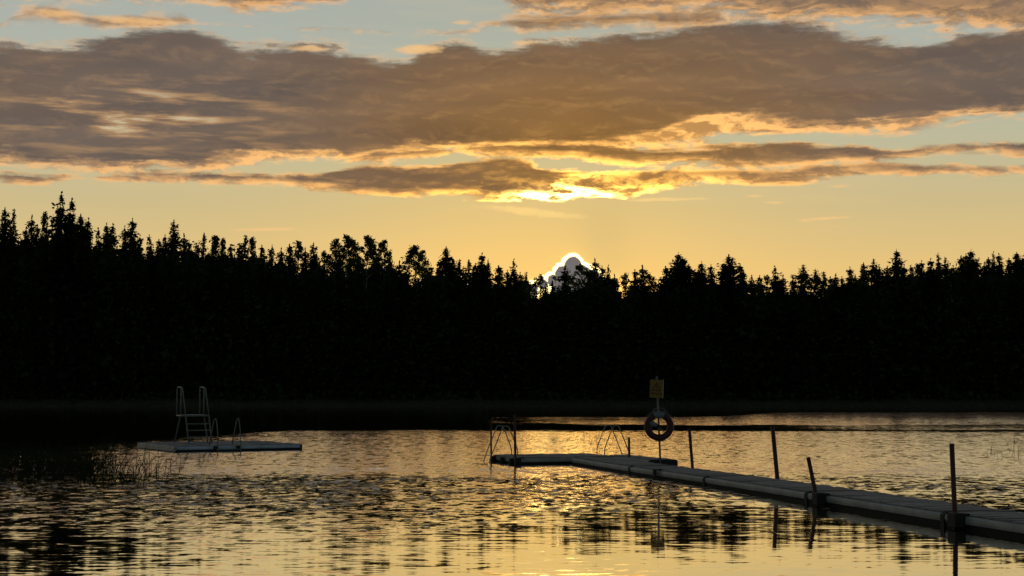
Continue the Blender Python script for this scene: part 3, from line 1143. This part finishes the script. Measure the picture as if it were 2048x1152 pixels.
def spruce(seed, slim=1.0, ragged=0.25, lean=0.0, per=10, step=0.34, top_bare=0.4, clumps=7, H=20.0):
    rng = random.Random(seed)
    V, Q = [], []
    z = H - top_bare
    sway = lambda q: Vector((lean * math.sin(q / H * 3.0), 0, 0))
    # leader
    for k in range(7):
        clump(V, Q, Vector((0, 0, H - k * .12)) + sway(H), (rng.gauss(0, .3), rng.gauss(0, .3), 1), .24, rng, 1)
    while z > 2.0:
        t_ = H - z
        rad = slim * (0.20 + 0.34 * t_ ** 0.86) * (1 if t_ < 9 else max(.75, 1 - (t_ - 9) * .03))
        rad = min(rad, 3.0 * slim ** .5)
        n = per if t_ > 1.5 else 5
        ph = rng.uniform(0, 6.28)
        whl = rng.uniform(1 - ragged, 1 + ragged)
        for i in range(n):
            if rng.random() < ragged * .5:
                continue
            a = ph + 6.283 * i / n + rng.gauss(0, .22)
            L = rad * whl * rng.uniform(1 - ragged, 1 + ragged * 1.2)
            droop = 0.15 + 0.3 * min(1, t_ / 8)
            dv = Vector((math.cos(a), math.sin(a), 0))
            m_ = max(2, int(clumps * min(1, .45 + L / 2.4)))
            for j in range(m_):
                s_ = (j + .6) / m_
                p = Vector((0, 0, z)) + sway(z) + dv * (L * s_) + Vector((0, 0, -droop * L * s_ + .28 * L * s_ ** 3))
                p += Vector((rng.gauss(0, .05), rng.gauss(0, .05), rng.gauss(0, .06)))
                size = (.25 + .21 * L) * (1.15 - .45 * s_)
                clump(V, Q, p, dv + Vector((rng.gauss(0, .35), rng.gauss(0, .35), -.25 + rng.gauss(0, .25))), size, rng)
            # hanging twigs below the branch
            for j in range(max(1, m_ - 2)):
                s_ = rng.uniform(.2, .95)
                p = Vector((0, 0, z - .16)) + sway(z) + dv * (L * s_) + Vector((0, 0, -droop * L * s_))
                clump(V, Q, p, (rng.gauss(0, .3), rng.gauss(0, .3), -1), .20 + .09 * L, rng, 1)
        z -= step * (0.55 + .5 * min(1, t_ / 5)) * rng.uniform(.8, 1.2)
    T = MB()
    T.tube([Vector((0, 0, H * k / 8)) + sway(H * k / 8) * (1 if k else 0) for k in range(9)], [.17 * (1 - k / 8.4) + .01 for k in range(9)], 6)
    return V, Q, T


def blob_crown(seed, H, base, spread, nl, leaf, shape, per):
    """Crown made of many twig clusters on rising limbs (pine, birch, aspen)."""
    rng = random.Random(seed)
    V, Q = [], []
    T = MB()
    lean = rng.uniform(-.4, .4)
    ctr = lambda q: Vector((lean * (q / H) ** 2, 0, q))
    T.tube([ctr(H * k / 8 * .97) for k in range(9)], [.16 * (1 - k / 8.6) + .012 for k in range(9)], 6)
    for i in range(nl):
        f = (i + rng.random()) / nl
        z = base + (H - base) * f
        rad = spread * shape(f) * rng.uniform(.45, 1.1)
        a = rng.uniform(0, 6.283)
        z0 = z - rad * rng.uniform(.3, .8)
        tip = ctr(z) + Vector((math.cos(a) * rad, math.sin(a) * rad, 0))
        if i % 3 == 0:
            T.tube([ctr(max(base * .6, z0 - .3)), ctr(z0).lerp(tip, .5), tip], [.05, .035, .012], 5)
        rc = spread * rng.uniform(.13, .24)
        for j in range(per):
            u_ = Vector([max(-1.5, min(1.5, rng.gauss(0, 1))) * q_ for q_ in (1, 1, .75)])
            p = tip + u_ * rc * .55 + (ctr(z) - tip) * (rng.random() * .25)
            clump(V, Q, p, (rng.gauss(0, 1), rng.gauss(0, 1), rng.gauss(0, .8)), leaf * rng.uniform(.7, 1.3), rng, 1)
    for k in range(8):
        clump(V, Q, ctr(H - k * .12), (rng.gauss(0, .4), rng.gauss(0, .4), 1), leaf, rng, 1)
    return V, Q, T


def variant(name, data, leafm, barkm):
    V, Q, T = data
    cm = fast_mesh(name + '_crown', np.array([tuple(p) for p in V]), np.array(Q), leafm)
    o = T.build('trunk', barkm)
    tm = o.data
    bpy.data.objects.remove(o)
    return cm, tm


VARS = {
    's': [variant('spruce', spruce(1, .72, .35), M_spruce, M_bark), variant('spruce', spruce(2, .80, .4, .3), M_spruce, M_bark), variant('spruce', spruce(3, .66, .5, -.3, top_bare=.6), M_spruce, M_bark)],
    'b': [variant('spruce', spruce(4, 1.0, .35), M_spruce, M_bark), variant('spruce', spruce(5, .9, .45, .4), M_spruce, M_bark), variant('spruce', spruce(6, 1.1, .3, -.2), M_spruce, M_bark)],
    'p': [variant('pine', spruce(7, 1.05, .62, .6, per=8, step=.40, top_bare=.2), M_pine, M_bark),
          variant('pine', spruce(8, 1.2, .58, -.5, per=8, step=.44, top_bare=.2), M_pine, M_bark),
          variant('pine', blob_crown(9, 20, 9, 2.3, 90, .27, lambda f: (1 - f) ** .8 * .9 + .04, 30), M_pine, M_bark)],
    'd': [variant('birch', blob_crown(10, 20, 7, 2.9, 110, .24, lambda f: (1 - f ** 2.0) ** .8 * .95 + .05, 40), M_leaf, M_birchbark),
          variant('birch', blob_crown(12, 20, 7, 2.5, 104, .24, lambda f: (1 - f ** 2.3) ** .8 * .95 + .05, 40), M_leaf, M_birchbark)],
    'r': [variant('round', blob_crown(13, 20, 6, 3.0, 80, .28, lambda f: (1 - f ** 3.2) ** .6, 40), M_leaf, M_bark)],
}
NAME = {'s': 'spruce_tree', 'b': 'spruce_tree', 'p': 'pine_tree', 'd': 'birch_tree', 'r': 'round_crowned_tree'}
CAT = {'s': 'spruce', 'b': 'spruce', 'p': 'pine', 'd': 'birch', 'r': 'tree'}
ADJ = {'s': 'slim pointed spruce', 'b': 'broad pointed spruce', 'p': 'ragged open-topped pine', 'd': 'tall loose-leaved birch', 'r': 'dense round-topped tree'}

# (x, y of the tip in the photograph, kind, width, landmark phrase or None)
SKY = [
    (-60, 430, 'b', 1.1, None), (-28, 440, 's', 1, None), (10, 415, 'b', .8, 'the twin-tipped spruce at the left edge'), (29, 417, 'p', .8, None), (52, 455, 's', .9, None), (64, 430, 's', 1, None), (75, 449, 's', .9, None), (90, 426, 'p', .7, None),
    (124, 384, 'b', 1.1, 'the tallest spruce'), (145, 397, 'b', 1.2, None), (162, 428, 'b', .9, None), (178, 436, 's', 1, None), (196, 456, 'b', .9, None), (213, 446, 's', 1, None), (227, 447, 's', 1.1, None),
    (249, 450, 's', 1, None), (265, 437, 's', 1.1, None), (280, 470, 's', 1, None), (298, 469, 'b', .9, None), (318, 477, 's', 1, None), (330, 469, 's', .9, None),
    (348, 440, 'b', .85, 'the lone spire above the diving tower'), (368, 467, 's', 1, None), (378, 480, 's', .9, None), (393, 484, 's', .9, None), (409, 465, 'p', .9, None), (430, 473, 'p', 1, None), (446, 478, 'p', .7, None), (461, 489, 's', 1, None), (480, 487, 's', .8, None),
    (493, 469, 'p', 1.15, 'the forked pine'), (505, 476, 'p', .8, None), (524, 490, 's', 1.1, None), (545, 488, 's', .9, None), (562, 495, 's', 1, None), (579, 487, 's', .9, None), (597, 484, 'd', .9, None), (611, 495, 's', .9, None), (627, 486, 'b', .8, None), (650, 504, 'r', .7, None),
    (671, 480, 'd', .9, None), (694, 472, 'd', 1.1, 'the first of the two big birch crowns'), (708, 482, 'd', .8, None), (734, 473, 'd', 1.1, 'the second of the two big birch crowns'), (745, 481, 'd', .8, None), (768, 482, 'd', 1.0, None), (781, 502, 'p', .9, None), (799, 521, 's', 1, None),
    (831, 493, 'd', 1.2, 'the lone birch crown'), (845, 502, 'd', .9, None), (862, 530, 's', 1, None), (878, 520, 's', .9, None), (892, 492, 'b', .8, 'the sharp spire right of the lone birch'), (904, 512, 's', 1, None), (920, 518, 'p', .9, None), (938, 519, 'p', .9, None), (951, 527, 's', .9, None),
    (964, 506, 's', 1.2, None), (977, 518, 's', 1, None), (997, 530, 's', 1.1, None), (1015, 540, 's', .9, None), (1028, 518, 'b', .8, 'the spruce just left of the glowing cloud'), (1040, 545, 's', .9, None), (1053, 543, 'p', .6, None), (1080, 551, 'r', .8, None),
    (1104, 560, 'p', .7, None), (1129, 530, 'p', .9, None), (1160, 530, 'r', 1.0, 'the round tree before the glowing cloud'), (1180, 542, 'r', .8, None), (1190, 517, 's', 1, None), (1204, 532, 's', 1, None), (1217, 530, 'b', .7, None), (1229, 548, 's', .9, None),
    (1250, 548, 'r', .7, None), (1270, 539, 's', 1, None), (1285, 530, 's', 1.1, None), (1300, 550, 'r', .8, None), (1322, 553, 's', 1, None), (1331, 531, 's', .9, None), (1344, 531, 's', 1, None),
    (1357, 505, 'b', .95, 'the tall ragged spruce above the warning sign'), (1366, 513, 'b', 1, None), (1378, 528, 's', .9, None), (1389, 539, 's', 1, None), (1403, 523, 'b', .9, None), (1422, 529, 's', 1, None), (1444, 543, 'p', .7, None),
    (1458, 509, 'b', 1.15, 'the broad spruce right of the sign'), (1480, 528, 's', .9, None), (1488, 542, 's', .9, None), (1503, 549, 'p', .7, None), (1519, 551, 's', .9, None), (1535, 552, 'r', .6, None), (1549, 532, 'b', .95, 'the low wide spruce'), (1566, 549, 's', .9, None),
    (1585, 554, 's', .9, None), (1607, 528, 'p', .9, None), (1630, 538, 'p', .9, None), (1647, 543, 'p', .8, None), (1660, 553, 's', .9, None), (1672, 547, 's', 1, None), (1684, 553, 's', .9, None), (1700, 534, 's', 1, None), (1710, 548, 'p', .6, None), (1727, 525, 'b', .8, None),
    (1746, 517, 'p', .9, None), (1758, 532, 'p', .9, None), (1775, 532, 's', 1, None), (1793, 498, 'b', .8, 'the tallest spire on the right half'), (1808, 531, 's', 1, None), (1821, 530, 's', .9, None), (1835, 529, 'p', .7, None), (1843, 521, 's', 1, None), (1861, 517, 's', 1.1, None),
    (1876, 505, 'b', .8, None), (1889, 514, 'p', .8, None), (1907, 531, 's', 1, None), (1922, 511, 's', 1, None), (1932, 507, 's', 1, None), (1942, 499, 'b', .9, 'the triple-tipped spruce near the right edge'), (1953, 520, 's', 1, None), (1968, 524, 's', 1, None),
    (1977, 514, 'b', .8, None), (1987, 503, 'b', .8, None), (1998, 507, 's', 1.1, None), (2018, 515, 's', 1, None), (2033, 503, 'b', .9, None), (2046, 511, 's', 1, None), (2070, 505, 'b', 1, None), (2110, 498, 'b', 1, None),
]
ORD = ['', 'next', 'second', 'third', 'fourth', 'fifth', 'sixth', 'seventh', 'eighth', 'ninth', 'tenth', 'eleventh', 'twelfth', 'thirteenth', 'fourteenth', 'fifteenth']
rng = random.Random(99)
lm, cnt = None, 0
tree_n = 0


def plant(kind, vi, x, y, H, wsc, rz, name=None):
    cm, tm = VARS[kind][vi % len(VARS[kind])]
    z = ground_z(x, y) - 0.05
    o = empty(name or NAME[kind], (x, y, z), rz)
    o.scale = (wsc, wsc, (H) / 20.0)
    link_mesh('trunk', tm, o)
    link_mesh('crown', cm, o)
    return o


for (px, py, k, wsc, mark) in SKY:
    d = rng.uniform(219, 240) if k in 'rd' else rng.uniform(222, 252)
    if (px, py) in ((124, 384), (145, 397), (10, 415)):
        d = 221
    tip = at_d(px, py, d)
    zb = ground_z(tip.x, d)
    H = (tip.z - zb) * (1.0)
    o = plant(k, rng.randrange(9), tip.x, d, H, wsc * (1.38 if k in 'sb' else 1.15), rng.uniform(0, 6.28))
    if mark:
        lm, cnt = mark, 0
        lab = {'the': ''}
        m2_ = mark[4:] if mark.startswith('the ') else mark
        lab = m2_ if k not in 'sb' or 'spruce' in m2_ or 'spire' in m2_ else m2_
        lab = lab + ', black against the sunset sky'
    elif lm is None:
        lab = ADJ[k] + (' just outside the picture, left of' if px < 0 else ' left of') + ' the twin-tipped edge spruce' + (', outermost' if px < -40 else '')
    else:
        cnt += 1
        lab = f"{ADJ[k]} tip, {ORD[cnt]} one right of {lm}"
    tag(o, lab, CAT[k], 'treetops along the far skyline')
    tree_n += 1

# pale birch stems glimpsed at the wood's edge
wood_edge = [(80, 735, 'palest stem far left of the diving tower'), (165, 760, 'faint stem left of the diving tower'), (326, 740, 'pale leaning stem just left of the diving tower'),
             (640, 730, 'faint stem between raft and dock'), (1052, 730, 'faint stem above the left ladder of the dock'), (1490, 745, 'faint stem above the walkway'), (1738, 735, 'faint stem above the right of the walkway'), (1905, 750, 'faint stem behind the nearest pole')]
for i, (px, py, lab) in enumerate(wood_edge):
    d = SHORE + 5.5 + (i % 3) * .8
    x = (px - 1024) * d / F
    o = plant('d', i, x, d, 15 + (i * 37 % 5), .8, i * 1.3)
    tag(o, 'birch, ' + lab + ' at the wood edge', 'birch', 'birches at the water side of the wood')

# the wood itself: hundreds of stems that read as one black mass
rngm = np.random.RandomState(4)
TOPS = [(-800, 470), (-200, 480), (0, 478), (60, 486), (110, 462), (170, 470), (220, 492), (300, 500), (420, 505), (520, 520), (620, 525), (700, 520), (770, 528), (820, 548), (900, 548), (1000, 562), (1060, 570), (1090, 568), (1180, 558), (1260, 566),
        (1340, 570), (1420, 562), (1500, 574), (1600, 574), (1700, 566), (1780, 552), (1860, 548), (1940, 540), (2048, 532), (2300, 520), (2900, 500)]
low = []
for sd, sl in ((31, .95), (32, 1.15), (33, 1.35)):
    V, Q, T = spruce(sd, sl, .3, 0, per=8, step=.56, clumps=4)
    low.append((np.array([tuple(p) for p in V]), np.array(Q)))
V, Q, T = blob_crown(34, 20, 3, 3.0, 60, .7, lambda f: (1 - f ** 2.6) ** .6, 14)
low.append((np.array([tuple(p) for p in V]), np.array(Q)))
AV, AQ, off = [], [], 0
xs_ = [a for a, _ in TOPS]
ys_ = [b_ for _, b_ in TOPS]
row_d = [SHORE + 5.0, SHORE + 8.0, SHORE + 11.5, SHORE + 15.0, SHORE + 19.0, SHORE + 24.0, SHORE + 30.0, SHORE + 37.0, SHORE + 45.0]
for ri, d0 in enumerate(row_d):
    x = -118.0
    while x < 118.0:
        x += rngm.uniform(1.7, 2.9) * (1.0 if ri < 6 else 1.3)
        d = d0 + rngm.uniform(-1.4, 1.4)
        px = 1024 + x * F / d
        ty = np.interp(px, xs_, ys_) - 2 + rngm.uniform(0, 24) + (20 * rngm.rand() if ri < 3 else 0)
        tipz = EYE + (788 - ty) * d / F
        zb = ground_z(x, d)
        H = tipz - zb
        vi = rngm.choice([0, 1, 2, 3], p=[.3, .27, .23, .2])
        v, q = low[vi]
        a = rngm.uniform(0, 6.28)
        c, s = math.cos(a), math.sin(a)
        ws = rngm.uniform(.85, 1.15)
        P_ = np.empty_like(v)
        P_[:, 0] = (v[:, 0] * c - v[:, 1] * s) * ws + x
        P_[:, 1] = (v[:, 0] * s + v[:, 1] * c) * ws + d
        P_[:, 2] = (v[:, 2]) * H / 20.0 + zb
        AV.append(P_)
        AQ.append(q + off)
        off += len(v)
AV, AQ = np.concatenate(AV), np.concatenate(AQ)
forest = link_mesh('forest', fast_mesh('forest', AV, AQ, M_spruce))
tag(forest, 'black mass of dense wood along the far shore below the treetops', 'forest', kind='stuff')

# undergrowth closing the wood's foot, and pale grass on the bank
V, Q = [], []
rr = random.Random(77)
for i in range(9000):
    x = rr.uniform(-110, 110)
    d = SHORE + rr.uniform(3.2, 9.0)
    z = ground_z(x, d)
    hgt_ = rr.uniform(.2, 2.6) * (.5 + .5 * rr.random())
    clump(V, Q, Vector((x, d, z + hgt_ * .6)), (rr.gauss(0, 1), rr.gauss(0, .4), rr.gauss(0, 1)), rr.uniform(.5, 1.0), rr, 1)
und = link_mesh('undergrowth', fast_mesh('undergrowth', np.array([tuple(p) for p in V]), np.array(Q), M_leaf))
tag(und, 'low dark undergrowth at the foot of the far wood', 'undergrowth', kind='stuff')
V, Q = [], []
for i in range(14000):
    x = rr.uniform(-95, 95)
    d = SHORE + rr.uniform(-.8, 3.8) + 3.0 * mnoise.noise(Vector((x * 0.02, 7.0, 0)))
    z = max(ground_z(x, d), -.05)
    h_ = rr.uniform(.18, .5)
    k = len(V)
    l_ = rr.gauss(0, .12)
    w_ = rr.uniform(.03, .06)
    V += [(x - w_, d, z), (x + w_, d, z), (x + w_ * .4 + l_, d + .03, z + h_), (x - w_ * .2 + l_, d + .03, z + h_)]
    Q.append((k, k + 1, k + 2, k + 3))
M_bankgrass = foliage('bank_grass', (0.05, 0.05, 0.035), (0.09, 0.085, 0.06), .15)
bg_ = link_mesh('grass', fast_mesh('grass', np.array(V), np.array(Q), M_bankgrass))
tag(bg_, 'strip of pale grass along the far waterline', 'grass', kind='stuff')
